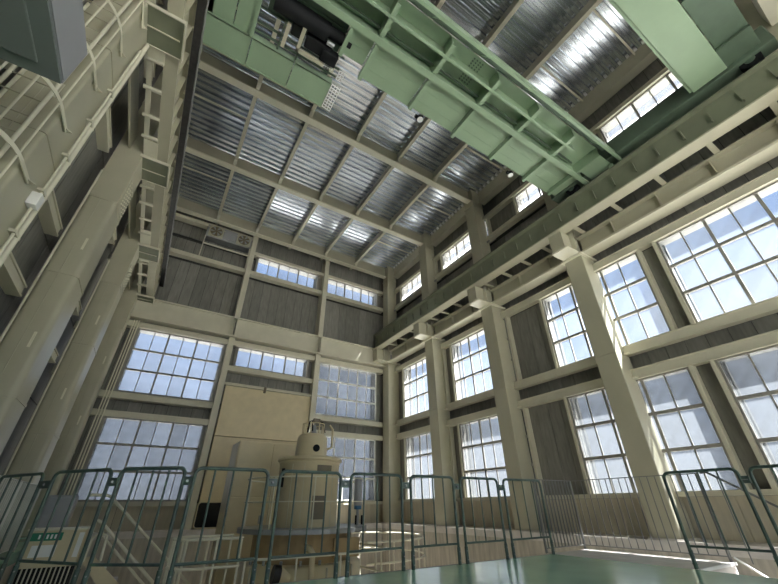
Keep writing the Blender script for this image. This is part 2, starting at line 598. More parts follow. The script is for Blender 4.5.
# the large cream panels that fill the middle bay, with a seam, and the dark recess beside them
for z0, z1 in ((3.30, 5.42), (0.0, 3.27)):
    box('cream_panel', MACH, wall_back, 2.22, 6.25, 17.40, 17.60, z0, z1, 0.01)
pl = rrect(0, 1.0, 0, 0.86, 0.12)
rec = MB()
rec.add([(2.2 + x, 17.385, 0.02 + z) for x, z in pl] + [(2.2 + x, 17.40, 0.02 + z) for x, z in pl],
        [list(range(len(pl)))] + [(i, (i + 1) % len(pl), len(pl) + (i + 1) % len(pl), len(pl) + i) for i in range(len(pl))])
rec.build('access_opening', DARK, wall_back)
ring = [(2.2 + x, 17.375, 0.02 + z) for x, z in pl]
MB().tube(ring, 0.03, 6, True).build('opening_rim', MACH, wall_back)
box('bracket', OLIVE, wall_back, 3.9, 4.0, 17.3, 17.4, 5.3, 5.55)

# girts and posts of the left wall
for y0, y1 in ((-1.1, 4.65), (5.5, 8.5), (9.4, 12.7), (13.75, 16.8)):
    for z in (4.1, 5.55, 8.2, 11.4):
        m_ = MB().box(-3.0, -2.80, y0, y1, z, z + 0.24).box(-2.80, -2.77, y0, y1, z + 0.20, z + 0.24).box(-2.80, -2.77, y0, y1, z, z + 0.04)
        m_.build('girt', CREAM, wall_left)
    box('post', CREAM, wall_left, -2.98, -2.78, (y0 + y1) / 2 - 0.1, (y0 + y1) / 2 + 0.1, 0, 8.2)


# ------------------------------------------------------------------ columns
def column_right(y0, n):
    c = struct(MB().prism(rrect(10.5, 11.22, y0, y0 + CW, 0.03, 3), 0.02, 4.40, False).build('column', COLUMN))
    MB().prism(rrect(10.5, 11.22, y0, y0 + CW, 0.03, 3), 4.41, 7.82, False).build('shaft', COLUMN, c)
    box('base_plate', SLAB, c, 10.42, 11.25, y0 - 0.06, y0 + CW + 0.06, -0.02, 0.03)
    for z in (3.72, 4.42):
        box('splice_band', COLUMN, c, 10.9, 11.235, y0 - 0.012, y0 + CW + 0.012, z, z + 0.02)
        box('girt_cleat', CREAM2, c, 10.92, 11.16, y0 - 0.14, y0, z - 0.02, z + 0.02)
    box('cap_plate', CREAM2, c, 10.40, 11.30, y0 - 0.07, y0 + CW + 0.07, 7.82, 7.89)
    box('corbel', COLUMN, c, 9.76, 10.7, y0 + 0.06, y0 + CW - 0.10, 7.93, 8.575, 0.01)
    box('corbel_plate', CREAM2, c, 9.80, 10.52, y0 + 0.0, y0 + CW - 0.04, 7.89, 7.93)
    for yy in (y0 + 0.03, y0 + CW - 0.07):
        box('stiffener', CREAM, c, 10.2, 10.22, yy - 0.12, yy + 0.12, 7.93, 8.575)
    MB().prism(rrect(10.5, 11.15, y0, y0 + CW, 0.03, 3), 8.6, 14.6).build('upper_shaft', COLUMN, c)
    MB().prism(rrect(10.46, 11.18, y0 - 0.02, y0 + CW + 0.02, 0.03, 3), 13.55, 13.62).build('splice_band', COLUMN, c)
    box('clip', STEEL, c, 10.95, 11.0, y0 - 0.16, y0, 11.3, 11.38)


def corbel_left(c, y0, y1):
    box('corbel', WEB_SHADE, c, -2.2, -1.54, y0 + 0.02, y1 - 0.04, 8.52, 8.58)  # same paint as the column, underside shade put into the colour
    for q in (y0, y1 - 0.04):
        box('corbel_side', CREAM, c, -2.2, -1.54, q, q + 0.02, 8.495, 8.58)
    box('corbel_end', CREAM, c, -1.54, -1.52, y0, y1 - 0.02, 8.44, 8.58)
    box('corbel_rib', CREAM, c, -2.15, -1.6, (y0 + y1) / 2 - 0.01, (y0 + y1) / 2 + 0.01, 8.495, 8.52)


def column_left(y0, d, plain=False):
    x0, x1 = -2.72, -2.15
    y1 = y0 + d
    rr = 0.04 if plain else 0.11
    pr = rrect(x0, x1, y0, y1, rr, 6)
    c = struct(MB().prism(pr, 0.0, 2.35, True).build('column', COLUMN))
    for z0, z1 in (((2.36, 4.78), (4.79, 14.6)) if plain else ((2.36, 4.78), (4.79, 6.85))):
        MB().prism(pr, z0, z1, True).build('shaft', COLUMN, c)
    for z in (2.33, 4.76, 6.82):
        MB().prism(rrect(x0 - 0.014, x1 + 0.014, y0 - 0.014, y1 + 0.014, rr + 0.01, 6), z, z + 0.05, True).build('weld_band', COLUMN, c)
    MB().tube([(-2.46, y0 - 0.004, 0.1), (-2.46, y0 - 0.004, 6.8)], 0.006, 5).build('weld_seam', COLUMN, c)
    MB().cyl((-2.70, y0 - 0.03, 0.0), (-2.70, y0 - 0.03, 7.6), 0.022, 8).build('conduit', CREAM2, c)
    for z in (3.2, 5.4):
        box('lug', CREAM2, c, -2.34, -2.30, y0 - 0.014, y0, z, z + 0.30)
    if plain:
        corbel_left(c, y0, y1)
        return
    MB().prism(rrect(x0, x1, y0 + 0.05, y1 - 0.05, 0.02, 2), 6.86, 14.6).build('upper_shaft', COLUMN, c)
    # bolted splice plates above the joint
    sp = box('splice_plate', COLUMN, c, x1 - 0.001, x1 + 0.012, y0 + 0.14, y1 - 0.14, 6.95, 7.75)
    bl = MB()
    for i in range(4):
        for k in range(8):
            yy = y0 + 0.2 + (d - 0.4) * i / 3
            zz = 7.0 + 0.7 * k / 7
            bl.cyl((x1 + 0.012, yy, zz), (x1 + 0.03, yy, zz), 0.018, 6)
    o = bl.build('bolts', CREAM2, c)
    o['kind'] = 'stuff'
    corbel_left(c, y0, y1)


for n, y in enumerate(CY_R):
    column_right(y, n)
for y, d in ((-1.75, 0.8), (4.65, 0.80), (8.50, 0.92), (12.75, 0.95), (16.75, 0.65)):
    column_left(y, d, y < 5)


# ------------------------------------------------------------------ crane runways
def runway(side):
    y0, y1 = YS, 17.25
    R = side == 'r'
    wx = (9.87, 9.90) if R else (-1.72, -1.69)
    tx = (9.72, 10.05) if R else (-1.86, -1.58)
    bf = (9.67, 10.08) if R else (-1.86, -1.60)
    sx_ = (9.80, 9.87) if R else (-1.69, -1.59)
    rx = (9.82, 9.90) if R else (-1.74, -1.66)
    g_ = MB().box(wx[0], wx[1], y0, y1, 8.63, 9.50).box(tx[0], tx[1], y0, y1, 9.50, 9.55)
    r = struct(g_.build('runway_beam', WEB_SHADE if R else COLUMN))
    box('bottom_flange', COLUMN, r, bf[0], bf[1], y0, y1, 8.585, 8.63)
    y = y0 + 0.2
    while y < y1 - 0.1:
        box('stiffener', WEB_SHADE if R else COLUMN, r, sx_[0], sx_[1], y, y + 0.03, 8.95 if R else 8.63, 9.30 if R else 9.5)
        y += 0.62
    box('crane_rail', CABLE, r, rx[0], rx[1], y0, y1, 9.55, 9.63)
    if R:
        ys = [-4.5, -3.25, -1.97, -0.72, 0.53, 1.79, 3.04, 4.29, 5.55, 6.5, 7.45, 8.4, 9.45, 10.4, 11.3, 12.1, 13.85, 14.95, 15.9]
        for q in ys:
            m_ = MB().box(10.06, 10.74, q, q + 0.13, 8.585, 8.60).box(10.06, 10.74, q + 0.055, q + 0.07, 8.6, 8.68)
            m_.build('strut', COLUMN, r)
        for a, b in bays:
            g2 = MB().box(10.74, 10.78, a, b, 7.95, 8.52).box(10.56, 10.98, a, b, 8.52, 8.57)
            g2.build('wall_girder', COLUMN, r)
            box('girder_flange', CREAM, r, 10.50, 11.0, a, b, 7.88, 7.95)
            yy = a + 0.6
            while yy < b - 0.3:
                box('stiffener', COLUMN, r, 10.62, 10.74, yy, yy + 0.015, 7.95, 8.52)
                yy += 1.35
    else:
        ys = [5.75, 6.45, 7.2, 7.85, 9.75, 10.5, 11.3, 12.1, 14.1, 15.0, 15.9, 3.6, 2.6, 1.6, 0.6, -0.5]
        for q in ys:
            MB().cyl((-1.85, q, 8.60), (-2.2, q + 0.02, 8.60), 0.05, 10).build('strut', CREAM, r)
        box('wall_flange', CREAM, r, -2.16, -2.06, y0, y1, 8.60, 8.64)
        box('wall_web', COLUMN, r, -2.50, -2.46, y0, y1, 8.64, 9.2)
        for a, b in ((5.40, 5.76), (7.95, 8.5), (9.40, 9.66), (11.9, 12.74), (13.7, 13.95)):
            box('gusset_plate', CREAM2, r, -2.14, -1.84, a, b, 8.575, 8.60)
    return r


runway('r')
runway_l = runway('l')
# black conductor rail along the left runway, with its hangers
cd = struct(box('conductor_rail', CABLE, None, -1.55, -1.40, YS, 17.2, 9.36, 9.50))
MB().tube([(-1.37, -1.0 + 0.07 * i, 9.34 + 0.035 * math.sin(i * 1.05)) for i in range(260)], 0.016, 6).build('festoon_cable', STEEL, cd)
y = 0.4
while y < 17:
    box('hanger', CREAM2, cd, -1.60, -1.50, y, y + 0.06, 9.42, 9.50)
    y += 0.8

# ------------------------------------------------------------------ roof
roof = struct(MB().box(XL - 0.16, XR + 0.16, YS - 0.15, YN + 0.16, ZR + 0.16, ZR + 0.30).build('ceiling', BACKING))
RB = [-5.6, -1.2, 4.78, 8.95, 12.98, 17.15]
for y in RB:
    m_ = MB().box(-2.5, 10.9, y - 0.02, y + 0.02, 13.94, 14.64)
    b_ = m_.build('roof_beam', COLUMN, roof)
    box('beam_flange', CREAM2, roof, -2.5, 10.9, y - 0.14, y + 0.14, 13.88, 13.94)
PXS = [-2.2, -0.12, 1.96, 4.05, 6.14, 8.22, 10.35]
ys = [YS] + RB + [YN]
for i in range(len(ys) - 1):
    a, b = ys[i] + 0.02, ys[i + 1] - 0.02
    if b - a < 0.3:
        continue
    for x in PXS[1:-1]:
        m_ = MB().box(x - 0.012, x + 0.012, a, b, 14.20, 14.63).box(x - 0.07, x + 0.07, a, b, 14.17, 14.20)
        if b - a > 2:      # curved haunches at both ends
            for yy, sgn in ((a, 1), (b, -1)):
                pts = [(x - 0.012, yy, 13.96), (x - 0.012, yy + sgn * 0.10, 13.98), (x - 0.012, yy + sgn * 0.28, 14.17), (x - 0.012, yy, 14.17)]
                m_.add(pts + [(x + 0.012, p[1], p[2]) for p in pts], [(0, 1, 2, 3), (4, 5, 6, 7), (0, 1, 5, 4), (1, 2, 6, 5)])
                m_.add([(x - 0.07, yy + sgn * 0.10, 13.97), (x + 0.07, yy + sgn * 0.10, 13.97), (x + 0.07, yy + sgn * 0.28, 14.18), (x - 0.07, yy + sgn * 0.28, 14.18)], [(0, 1, 2, 3)])
        m_.build('purlin', CREAM, roof)
for q in (-3.4, 0.82, 2.83, 6.85, 10.6, 14.6):
    for x0, x1 in ((-2.2, -0.12), (8.22, 10.95)):
        box('brace', CREAM2, roof, x0, x1, q - 0.03, q + 0.03, 14.40, 14.45)
# trough-section deck sheets, one per bay and purlin gap
PXD = [XL, -0.12, 1.96, 4.05, 6.14, 8.22, XR]
for i in range(len(ys) - 1):
    a, b = ys[i], ys[i + 1]
    n = max(1, round((b - a) / 0.27))
    pch = (b - a) / n
    me = {}
    for k in range(len(PXD) - 1):
        x0, x1 = PXD[k] + 0.004, PXD[k + 1] - 0.004
        L = round(x1 - x0, 3)
        if L not in me:
            vs, fs = [], []
            prof = []
            for j in range(n):
                o_ = j * pch
                prof += [(o_, 0.09), (o_ + pch * 0.30, 0.09), (o_ + pch * 0.40, 0.0), (o_ + pch * 0.64, 0.0), (o_ + pch * 0.68, 0.012), (o_ + pch * 0.72, 0.0), (o_ + pch * 0.90, 0.0)]
            prof.append((b - a, 0.09))
            for (yy, zz) in prof:
                vs += [(0, yy, zz), (L, yy, zz)]
            for j in range(len(prof) - 1):
                fs.append((2 * j, 2 * j + 2, 2 * j + 3, 2 * j + 1))
            me[L] = MB().add(vs, fs).mesh('deck_sheet', DECK)
        inst('deck_sheet', me[L], roof, (x0, a, 14.62))
# white-painted blocks imitating daylight through the deck flutes along the right eave
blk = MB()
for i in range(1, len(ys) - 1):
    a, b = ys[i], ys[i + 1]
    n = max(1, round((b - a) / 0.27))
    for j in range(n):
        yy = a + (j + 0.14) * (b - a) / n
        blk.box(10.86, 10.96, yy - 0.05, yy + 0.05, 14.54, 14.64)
o = blk.build('daylight_blocks', WHITE, roof)
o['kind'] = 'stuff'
# cream tie beam over the near right corner
struct(box('tie_beam', CREAM2, None, 3.0, 11.3, -2.5, -1.56, 11.0, 11.5))


# ------------------------------------------------------------------ overhead crane
cr = thing('overhead_crane', 'pale green overhead travelling crane spanning the hall under the roof', 'crane', (4.2, 3.0, 9.8))
RIBX = [-1.08, 0.43, 1.94, 3.45, 4.96, 6.46, 7.99, 9.25]
GX0, GX1 = -1.35, 9.98
# first girder: flange with its web
m_ = MB().box(GX0, GX1, 3.38, 3.52, 9.70, 9.76).box(GX0, GX1, 3.44, 3.46, 9.76, 10.9).box(GX0, GX1, 3.36, 3.54, 10.9, 10.95)
m_.build('girder', CRANE, cr)
box('soffit_plate', CRANE, cr, GX0, 9.30, 2.62, 3.44, 10.14, 10.16)
box('stringer', CRANE, cr, GX0, 8.46, 2.90, 2.96, 9.76, 9.80)
box('stringer_web', CRANE, cr, GX0, 8.46, 2.925, 2.935, 9.80, 10.14)
m_ = MB()
for x in RIBX:
    m_ = MB().box(x - 0.008, x + 0.008, 2.62, 3.44, 9.79, 10.14).box(x - 0.008, x + 0.10, 2.65, 2.90, 9.775, 9.79).box(x - 0.008, x + 0.10, 2.97, 3.36, 9.775, 9.79)
    m_.build('rib', CRANE, cr)
# the angle that runs along the foot of the girder web
box('web_angle', CRANE_D, cr, GX0, 9.0, 3.30, 3.345, 10.0, 10.05)
# bolts of the field splice
bl = MB()
for cx_, y0 in ((4.25, 3.06), (4.25, 2.70)):
    for i in range(4):
        for k in range(4):
            bl.cyl((cx_ + i * 0.09, y0 + k * 0.065, 10.115), (cx_ + i * 0.09, y0 + k * 0.065, 10.14), 0.02, 6)
o = bl.build('splice_bolts', CRANE_D, cr)
o['kind'] = 'stuff'
# outer edge beam and the recessed plate between it and the soffit
box('edge_beam', CRANE, cr, GX0, 9.96, 2.33, 2.40, 9.74, 9.98, 0.0)
box('recessed_plate', CRANE_D, cr, GX0, 9.6, 2.40, 2.62, 10.22, 10.24)  # same green as the girder, recess shade put into the darker colour
for k in range(8):
    x = -0.2 + 1.51 * k
    MB().add([(x, 2.40, 9.78), (x + 0.14, 2.40, 9.78), (x, 2.56, 10.1), (x, 2.40, 9.80), (x + 0.14, 2.40, 9.80), (x, 2.56, 10.12)],
             [(0, 1, 2), (3, 4, 5), (0, 1, 4, 3), (1, 2, 5, 4), (2, 0, 3, 5)]).build('knee', CRANE, cr)
# walkway plates along the far side, each with its turned-down edge
WALK = [(1.30, 1.92, 4.20), (1.94, 3.42, 4.46), (3.44, 4.93, 4.44), (4.95, 6.43, 4.49), (6.45, 7.96, 4.46), (7.98, 9.17, 4.50), (9.20, 9.60, 4.45)]
for x0, x1, yy in WALK:
    z = 9.86
    m_ = MB().box(x0, x1, 3.53, yy - 0.03, z, z + 0.02).box(x0, x1, yy - 0.045, yy - 0.03, z - 0.015, z + 0.16)
    for yy2 in (3.86, 4.17):
        m_.box(x0 + 0.14, x1 - 0.16, yy2, yy2 + 0.012, z - 0.006, z + 0.001)
    m_.build('walkway_plate', CRANE, cr)
    MB().box(x0, x0 + 0.012, 3.53, yy, 9.74, 9.86).box(x0, x0 + 0.09, 3.53, yy, 9.73, 9.742).build('walkway_rib', CRANE, cr)
# end panel and end truck by the right rail
box('end_plate', CRANE, cr, 9.28, 9.95, 2.62, 3.30, 9.80, 9.84)
box('rail_guard', CRANE, cr, 9.86, 10.08, 2.58, 2.70, 9.66, 9.80)
tk = box('end_truck', CRANE_D, cr, 9.66, 10.06, -1.35, 4.6, 9.86, 10.45, 0.02)
for y in (-0.85, 3.9):
    wh = MB().cyl((9.76, y, 9.84), (9.96, y, 9.84), 0.21, 28).build('wheel', BLACK, tk)
    MB().cyl((9.74, y, 9.84), (9.98, y, 9.84), 0.10, 20).build('wheel_hub', CRANE_D, tk)
tl = box('end_truck', CRANE_D, cr, -1.70, -1.32, -1.35, 5.6, 9.86, 10.45, 0.02)
for y in (-0.85, 3.9):
    MB().cyl((-1.58, y, 9.84), (-1.42, y, 9.84), 0.21, 28).build('wheel', BLACK, tl)
# second girder: closed box
m_ = MB().box(-1.3, 9.50, -0.49, 0.23, 9.80, 11.0)
m_.build('box_girder', CRANE, cr, 0.012)
box('girder_lip', CRANE, cr, -1.3, 9.46, 0.23, 0.29, 9.83, 9.86)
box('outrigger_plate', CRANE_D, cr, 7.3, 9.6, -1.15, -0.52, 10.10, 10.14)
box('outrigger_plate', CRANE_D, cr, 9.0, 9.66, -1.15, -0.5, 9.98, 10.05)
# far platform at the left end, with ribs and an open lattice end
for x0, x1 in ((GX0 - 0.1, -0.50), (-0.48, 0.49), (0.51, 1.46)):
    m_ = MB().box(x0, x1, 4.94, 5.62, 9.80, 9.82).box(x0, x0 + 0.02, 4.94, 5.62, 9.76, 9.80).box(x0, x1, 5.60, 5.62, 9.78, 10.1).box(x0, x1, 4.94, 4.96, 9.80, 10.06)
    m_.build('platform_plate', CRANE, cr)
box('toe_board', COLUMN, cr, GX0 - 0.1, 1.46, 5.64, 5.70, 9.86, 10.0)
for x0, x1 in ((GX0 - 0.1, -0.92), (-0.90, -0.50)):
    box('cross_plate', CRANE, cr, x0, x1, 3.53, 4.93, 9.86, 9.88)
box('cross_lip', CRANE, cr, -0.55, -0.48, 3.53, 4.93, 9.80, 9.90)
lt = MB()
for k in range(4):
    x = 1.475 + 0.075 * k
    lt.box(x, x + 0.014, 4.94, 5.62, 9.80, 9.83)
for k in range(9):
    y = 4.94 + 0.0825 * k
    lt.add([(1.475, y, 9.805), (1.475, y + 0.018, 9.805), (1.71, y + 0.05, 9.805), (1.71, y + 0.032, 9.805), (1.475, y, 9.825), (1.475, y + 0.018, 9.825), (1.71, y + 0.05, 9.825), (1.71, y + 0.032, 9.825)],
           [(0, 1, 2, 3), (4, 5, 6, 7), (0, 1, 5, 4), (1, 2, 6, 5), (2, 3, 7, 6), (3, 0, 4, 7)])
for k in range(3):
    lt.box(1.50 + 0.07 * k, 1.512 + 0.07 * k, 4.55, 4.80, 9.82, 9.84)
for k in range(4):
    lt.box(1.50, 1.652, 4.55 + 0.08 * k, 4.562 + 0.08 * k, 9.82, 9.84)
lt.build('lattice_end', WHITE, cr)['kind'] = 'stuff'
for x in (0.06, 0.5):
    box('cross_bar', CRANE_D, cr, x - 0.02, x + 0.02, 3.9, 4.94, 9.92, 9.98)
for yy in (4.80, 4.60, 4.3, 4.0, 3.75):
    box('cross_bar', CRANE_D, cr, -0.5, 1.5, yy, yy + 0.04, 9.96, 10.0)

# hoist trolley
ho = thing('hoist_trolley', 'black electric hoist trolley with motors hanging by the crane girder', 'hoist', (0.8, 4.1, 9.7))
box('trolley_frame', CRANE_D, ho, -0.35, 1.3, 3.62, 4.35, 10.0, 10.10)
MB().cyl((-0.25, 3.98, 9.90), (0.95, 3.98, 9.90), 0.20, 24).build('drum', BLACK, ho)
MB().cyl((0.95, 3.95, 9.92), (1.35, 3.95, 9.92), 0.13, 20).build('motor', BLACK, ho)
MB().cyl((1.35, 3.95, 9.92), (1.50, 3.95, 9.92), 0.09, 16).build('motor_cap', BLACK, ho)
box('gearbox', BLACK, ho, 0.55, 1.15, 4.20, 4.50, 9.78, 10.05, 0.03)
box('brake', BLACK, ho, 0.20, 0.52, 4.14, 4.42, 9.80, 10.02, 0.04)
box('control_box', BLACK, ho, 0.95, 1.35, 4.28, 4.56, 9.74, 9.98, 0.03)
MB().cyl((0.98, 4.1, 9.74), (1.15, 4.1, 9.74), 0.05, 12).build('coupling', STEEL, ho)
m_ = MB().box(0.42, 0.50, 4.1, 4.66, 9.74, 9.80).box(0.42, 1.1, 4.58, 4.66, 9.74, 9.80)
m_.build('angle_bracket', COLUMN, ho)
box('angle_bracket', COLUMN, ho, 0.10, 0.18, 4.2, 4.75, 9.76, 9.82)
for k in range(5):
    MB().cyl((1.12 + 0.05 * k, 4.62, 9.78), (1.12 + 0.05 * k, 4.62, 9.88), 0.018, 8).build('terminal', WHITE, ho)

for i, (x, y, lab) in enumerate(((3.88, 4.52, 'small round floodlight under the crane walkway, the one nearer the hoist'),
                                 (7.46, 4.54, 'small round floodlight under the crane walkway, the one nearer the right rail'))):
    t_ = thing('floodlight', lab, 'lamp', (x, y, 9.8), 'crane floodlights')
    MB().cyl((x, y - 0.02, 9.80), (x, y - 0.02, 9.72), 0.09, 20, 0.095).build('lamp_housing', BLACK, t_)
    MB().cyl((x, y - 0.02, 9.715), (x, y - 0.02, 9.70), 0.082, 20).build('lens', GLASSLAMP, t_)
    box('lamp_bracket', BLACK, t_, x - 0.16, x - 0.09, y - 0.05, y + 0.02, 9.72, 9.80)

# ------------------------------------------------------------------ wall box, ladder with cage
bx = thing('wall_equipment_box', 'blue-grey metal equipment box overhead in the top left corner', 'box', (-2.2, 1.8, 3.915))
box('casing', BOXGREY, bx, -3.0, -1.50, 0.40, 3.0, 3.93, 4.45, 0.012)
m_ = MB().box(-3.0, -1.51, 0.41, 2.99, 3.915, 3.93)
m_.build('underside', BOXDARK, bx)
box('underside_panel', BOXDARK, bx, -2.36, -1.64, 0.55, 2.86, 3.895, 3.915, 0.01)
box('underside_panel', BOXDARK, bx, -2.92, -2.40, 0.55, 2.86, 3.895, 3.915, 0.01)
box('side_panel', BOXGREY, bx, -1.50, -1.488, 0.42, 2.955, 3.932, 4.405, 0.003)
for y in (0.9, 2.5):
    box('wall_bracket', STEEL, bx, -3.0, -2.95, y, y + 0.06, 4.45, 4.6)

la = thing('caged_ladder', 'cream steel ladder with hoop cage on the nearest left column', 'ladder', (-2.55, 4.5, 0))
LZ0, LZ1 = 2.6, 9.2
LCX, LCY, LR = -2.50, 4.50, 0.37
for x in (-2.72, -2.28):
    MB().cyl((x, 4.50, 0.0), (x, 4.50, LZ1), 0.024, 8).build('stile', CREAM2, la)
z = 0.3
while z < LZ1:
    MB().cyl((-2.72, 4.50, z), (-2.28, 4.50, z), 0.012, 6).build('rung', COLUMN, la)
    z += 0.3
z = 3.14
while z < LZ1:
    pts = [(-2.12, 4.90, z), (-2.12, 4.62, z)] + [(LCX + 0.38 * math.cos(t), 4.52 + 0.50 * math.sin(t), z) for t in [-PI * i / 14 for i in range(15)]]
    rb = MB()
    vs = []
    for p in pts:
        vs += [(p[0], p[1], z - 0.03), (p[0], p[1], z + 0.03)]
    rb.add(vs, [(2 * i, 2 * i + 2, 2 * i + 3, 2 * i + 1) for i in range(len(pts) - 1)])
    o = rb.build('hoop', CREAM2, la)
    sd = o.modifiers.new('thickness', 'SOLIDIFY')
    sd.thickness = 0.012
    MB().prism([(-2.15, 4.80), (-2.04, 4.90), (-2.15, 4.93)], z - 0.006, z + 0.006).build('hoop_bracket', CREAM, la)
    z += 1.0
for t in (0.06, 0.30, 0.5, 0.75):
    a = -PI * t
    x, y = LCX + 0.38 * math.cos(a), 4.52 + 0.50 * math.sin(a)
    MB().cyl((x, y, 2.9), (x, y, LZ1), 0.013, 6).build('cage_bar', CREAM2, la)
pp = thing('conduit_run', 'cream conduit pipe clipped up the nearest left column', 'pipe', (-2.12, 5.38, 0))
MB().cyl((-2.10, 5.38, 0.0), (-2.10, 5.38, 8.4), 0.035, 10).build('pipe', CREAM2, pp)
MB().cyl((-2.10, 5.27, 0.0), (-2.10, 5.27, 8.0), 0.018, 8).build('thin_pipe', CREAM2, pp)
for z in (2.2, 3.6, 4.3, 5.0, 5.8, 6.6):
    box('clip', CREAM, pp, -2.15, -2.075, 5.22, 5.43, z, z + 0.04)
box('glint_box', WHITE, pp, -2.15, -2.04, 5.16, 5.30, 4.02, 4.22, 0.01)  # white box standing in for a bright glint on the column

# ventilation unit high on the back wall
vu = thing('ventilation_unit', 'grey twin-fan ventilation unit high on the back wall under the roof', 'fan', (0.7, 17.3, 12.4))
box('housing', STEEL, vu, -0.46, 1.84, 17.36, 17.8, 12.98, 13.80, 0.01)
for cx in (0.0, 1.42):
    fr = box('fan_frame', COLUMN, vu, cx - 0.36, cx + 0.36, 17.32, 17.36, 13.04, 13.74)
    MB().cyl((cx, 17.30, 13.39), (cx, 17.318, 13.39), 0.30, 24).build('fan_opening', OLIVE, vu)
    fb = MB()
    for k in range(6):
        a = k * PI / 3
        c_, s_ = math.cos(a), math.sin(a)
        vs = [(cx + c_ * 0.05 - s_ * 0.02, 17.285, 13.39 + s_ * 0.05 + c_ * 0.02), (cx + c_ * 0.28 - s_ * 0.09, 17.27, 13.39 + s_ * 0.28 + c_ * 0.09), (cx + c_ * 0.28 + s_ * 0.05, 17.295, 13.39 + s_ * 0.28 - c_ * 0.05)]
        fb.add(vs + [(p[0], p[1] + 0.006, p[2]) for p in vs], [(0, 1, 2), (3, 4, 5), (0, 1, 4, 3), (1, 2, 5, 4), (2, 0, 3, 5)])
    fb.build('fan_blades', STEEL, vu)
box('middle_panel', BOXGREY, vu, 0.42, 1.0, 17.32, 17.36, 13.10, 13.70)
box('support_bar', CREAM2, vu, -0.46, 1.84, 17.30, 17.36, 12.44, 12.50)
for x in (-0.46, 1.80):
    box('hanger_bar', CREAM, vu, x, x + 0.05, 17.36, 17.42, 11.66, 13.0)


# ------------------------------------------------------------------ green railings
def railing(p0, p1, label, plate=None):
    p0, p1 = Vector((p0[0], p0[1], 0)), Vector((p1[0], p1[1], 0))
    d = (p1 - p0)
    L = d.length
    d.normalize()
    t_ = thing('guard_railing', label, 'railing', ((p0 + p1) / 2), 'green railing panels around the pit')
    P = lambda s_, z: p0 + d * s_ + Vector((0, 0, z))
    T, r, rt = 1.085, 0.07, 0.019
    pts = [P(0, 0.0), P(0, 0.5)]
    pts += [P(r - r * math.cos(a), T - r + r * math.sin(a)) for a in [PI / 2 * i / 5 for i in range(6)]]
    pts += [P(L / 2, T)]
    pts += [P(L - r + r * math.sin(a), T - r + r * math.cos(a)) for a in [PI / 2 * i / 5 for i in range(6)]]
    pts += [P(L, 0.5), P(L, 0.0)]
    MB().tube(pts, rt, 10).build('frame', RAILGREEN, t_)
    MB().tube([P(0, 0.24), P(L, 0.24)], 0.014, 8).build('bottom_bar', RAILGREEN, t_)
    for k in range(1, 4):
        s_ = L * k / 4
        MB().tube([P(s_, 0.24), P(s_, T)], 0.011, 8).build('bar', RAILGREEN, t_)
    for s_ in (0.0, L):
        c_ = P(s_, 0)
        MB().cyl(c_ + Vector((0, 0, 0.0)), c_ + Vector((0, 0, 0.20)), 0.025, 10).build('foot_sleeve', RAILGREEN, t_)
        for z in (0.05, 0.15):
            MB().cyl(c_ + Vector((0, -0.032, z)), c_ + Vector((0, 0.032, z)), 0.008, 6).build('foot_bolt', STEEL, t_)
    if plate is not None:
        q = Vector((plate[0], plate[1], 0))
        e = (q - p1)
        q = q - e.normalized() * 0.028
        n = e.cross(Vector((0, 0, 1))).normalized() * 0.012
        vs = [p1 + n, q + n, q - n, p1 - n]
        MB().prism([(v.x, v.y) for v in vs], 0.92, 1.0).build('coupling_plate', RAILGREEN, t_)
        m2 = (p1 + q) / 2
        MB().cyl((m2.x, m2.y - 0.03, 0.96), (m2.x, m2.y + 0.03, 0.96), 0.014, 8).build('plate_bolt', STEEL, t_)
    return t_


FY = 4.76
row = [((-1.56, 7.29), (-1.00, 6.40), 'leftmost green tube railing panel, in front of the dense grey bar fence'),
       ((-0.85, 6.11), (-0.27, 5.38), 'second green tube railing panel from the left, before the cabinet with a green name strip'),
       ((-0.18, 5.26), (0.41, 4.82), 'green tube railing panel before the cream stair handrails, below the lower left window'),
       ((0.504, FY), (1.29, FY), 'green tube railing panel in front of the tall pale cream cubicle'),
       ((1.437, FY), (2.235, FY), 'green tube railing panel directly in front of the round generator drum'),
       ((2.383, FY), (3.185, FY), 'green tube railing panel just right of the drum, before the grey-blue cylinder'),
       ((3.34, FY), (4.14, FY), 'green tube railing panel before the first window left of the rear right columns'),
       ((4.284, FY), (5.10, FY), 'green tube railing panel before the second rear window on the right wall'),
       ((5.25, FY), (6.20, FY), 'last green tube railing panel of the back row, beside the grey bar fence corner')]
for i, (a, b, lab) in enumerate(row):
    railing(a, b, lab, row[i + 1][0] if i + 1 < len(row) else None)
railing((6.30, 2.74), (6.30, 1.90), 'green tube railing panel at the head of the stair, left of the two at right', (6.30, 1.78))
railing((6.30, 1.78), (6.30, 0.92), 'green tube railing panel cut by the right picture edge, beside the stair')


def bar_fence(name, label, runs, sp, r, post, z0=0.07, z1=1.12, m=GREYRAIL):
    t_ = thing(name, label, 'fence', (runs[0][0][0], runs[0][0][1], 0))
    for a, b in runs:
        a, b = Vector(a + (0,)), Vector(b + (0,))
        L = (b - a).length
        d = (b - a).normalized()
        n = d.cross(Vector((0, 0, 1))) * 0.02
        for z, h in ((z1, 0.012), (z0, 0.012)):
            vs = [a + n, b + n, b - n, a - n]
            MB().prism([(v.x, v.y) for v in vs], z - h, z).build('rail', m, t_)
        k = max(2, round(L / (sp if abs(d.y) > 0.5 else 0.095)))
        me = MB().cyl((0, 0, z0), (0, 0, z1 - 0.01), r if abs(d.y) > 0.5 else 0.013, 6).mesh('bar', m)
        for i in range(k + 1):
            p = a + d * L * i / k
            o = bpy.data.objects.new('bar', me)
            COL.objects.link(o)
            o.parent = t_
            o.location = Vector((p.x, p.y, 0)) - t_.location
    for p in post:
        MB().cyl((p[0], p[1], 0), (p[0], p[1], z1), 0.022, 10).build('post', m, t_)
    return t_


